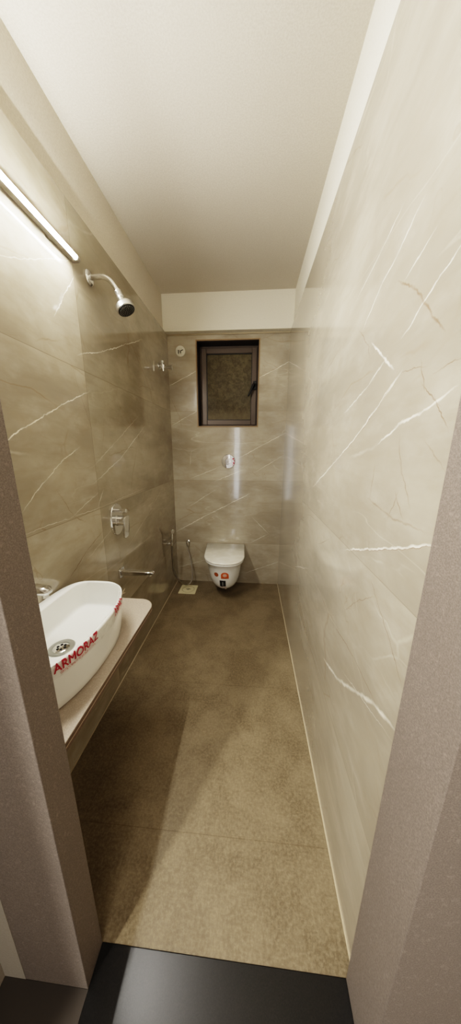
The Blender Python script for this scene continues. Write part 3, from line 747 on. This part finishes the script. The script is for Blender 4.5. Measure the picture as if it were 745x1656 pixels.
st = b.build('sticker', [M_BROWN, M_ORANGE], tl); st['label'] = 'small oval brown and orange sticker'
sx_, sz_ = WX+.012, .291
arch = [(sx_-.033, sz_-.030), (sx_+.033, sz_-.030), (sx_+.033, sz_+.006)] + [(sx_+.033*math.cos(a), sz_+.006+.030*math.sin(a)) for a in [PI*k/14 for k in range(1,14)]] + [(sx_-.033, sz_+.006)]
b = MB(); patch(b, dens(arch, 3)); patch(b, ell(sx_, sz_+.006, .017, .016), .0018, 1); patch(b, ell(sx_, sz_+.006, .0135, .0125), .0022, 0); patch(b, ell(sx_, sz_+.006, .009, .0085), .0026, 1)
patch(b, dens([(sx_-.004,sz_+.010),(sx_+.003,sz_+.006),(sx_+.004,sz_-.001),(sx_-.001,sz_+.003)]), .003, 2)
patch(b, dens([(sx_-.022,sz_-.024),(sx_+.022,sz_-.024),(sx_+.022,sz_-.020),(sx_-.022,sz_-.020)]), .002, 3)
st = b.build('sticker', [M_ORANGE, M_PRINT_W, M_BLACK, M_BROWN], tl); st['label'] = 'orange arch-topped sticker with a round white emblem'
bx_, bz_ = WX-.008, .205
b = MB(); patch(b, dens([(bx_-.026,bz_-.034),(bx_+.026,bz_-.034),(bx_+.026,bz_+.036),(bx_-.026,bz_+.036)], 6)); patch(b, dens([(bx_-.004,bz_-.022),(bx_+.005,bz_-.022),(bx_+.005,bz_+.020),(bx_-.004,bz_+.020)], 4), .002, 1)
for dx in (-.016, .015): patch(b, dens([(bx_+dx-.002,bz_-.010),(bx_+dx+.002,bz_-.010),(bx_+dx+.002,bz_+.008),(bx_+dx-.002,bz_+.008)], 3), .002, 2)
st = b.build('sticker', [M_BLACK, M_PRINT_G, plain('dim_print', srgb(70,70,70), .5)], tl); st['label'] = 'black label with a pale strip down its middle'
b = MB(); random.seed(3)
for k in range(14):
    x0, z0 = bx_-.028+.056*random.random(), bz_-.034-.022*random.random()
    tri = [on_bowl(x0+random.uniform(-.010,.010), max(.122, z0+random.uniform(-.008,.008)), .002+.008*random.random()) for _ in range(4)]
    b.add(tri, [(0,1,2),(0,2,3)], k % 3 == 0)
st = b.build('film_scrap', [plain('scrap_film', srgb(214,196,186), .25), plain('scrap_dark', srgb(90,56,50), .4)], tl, flat=True); st['label'] = 'crumpled scrap of clear film below the black label'

# ------------------------------------------------------------------ lamps
def area(name, loc, rot, sx, sy, power, col):
    L_ = bpy.data.lights.new(name, 'AREA'); L_.shape = 'RECTANGLE'; L_.size = sx; L_.size_y = sy; L_.energy = power; L_.color = col
    o = bpy.data.objects.new(name, L_); COL.objects.link(o); o.location = loc; o.rotation_euler = rot; return o
area('corridor_ceiling_light', (-1.06, -.95, 2.45), (0,0,0), .12, .12, CORR, (1,.96,.89))
area('corridor_fill_light', (-.15, -.75, 2.5), (0,0,0), .6, .6, FILL, (1,.96,.9))  # unseen fill lamp, added to brighten the basin and left jamb
area('streak_light', (-.345, CY+.02, 1.0), (PI/2,0,0), .12, 1.75, STREAK, (.86,.92,1))  # added strip lamp behind the camera, makes the streak reflected in the back wall

wd = bpy.data.worlds.new('world'); SC.world = wd; wd.use_nodes = True
wd.node_tree.nodes['Background'].inputs[0].default_value = (1,.95,.87,1); wd.node_tree.nodes['Background'].inputs[1].default_value = .0

# ------------------------------------------------------------------ camera
cam = bpy.data.cameras.new('camera'); co = bpy.data.objects.new('camera', cam); COL.objects.link(co)
cam.sensor_fit = 'HORIZONTAL'; cam.sensor_width = 36; cam.lens = 422.0/745*36; cam.clip_start = .01
m = Matrix((CAM_RIGHT, CAM_UP, CAM_BACK)).transposed().to_4x4(); m.translation = (0, 0, 1.3439); co.matrix_world = m
SC.camera = co
SC.view_settings.view_transform = VT
SC.view_settings.look = LOOK
SC.view_settings.exposure = EXPO
SC.cycles.max_bounces = 10; SC.cycles.diffuse_bounces = 6; SC.cycles.glossy_bounces = 5
SC.cycles.sample_clamp_indirect = 8
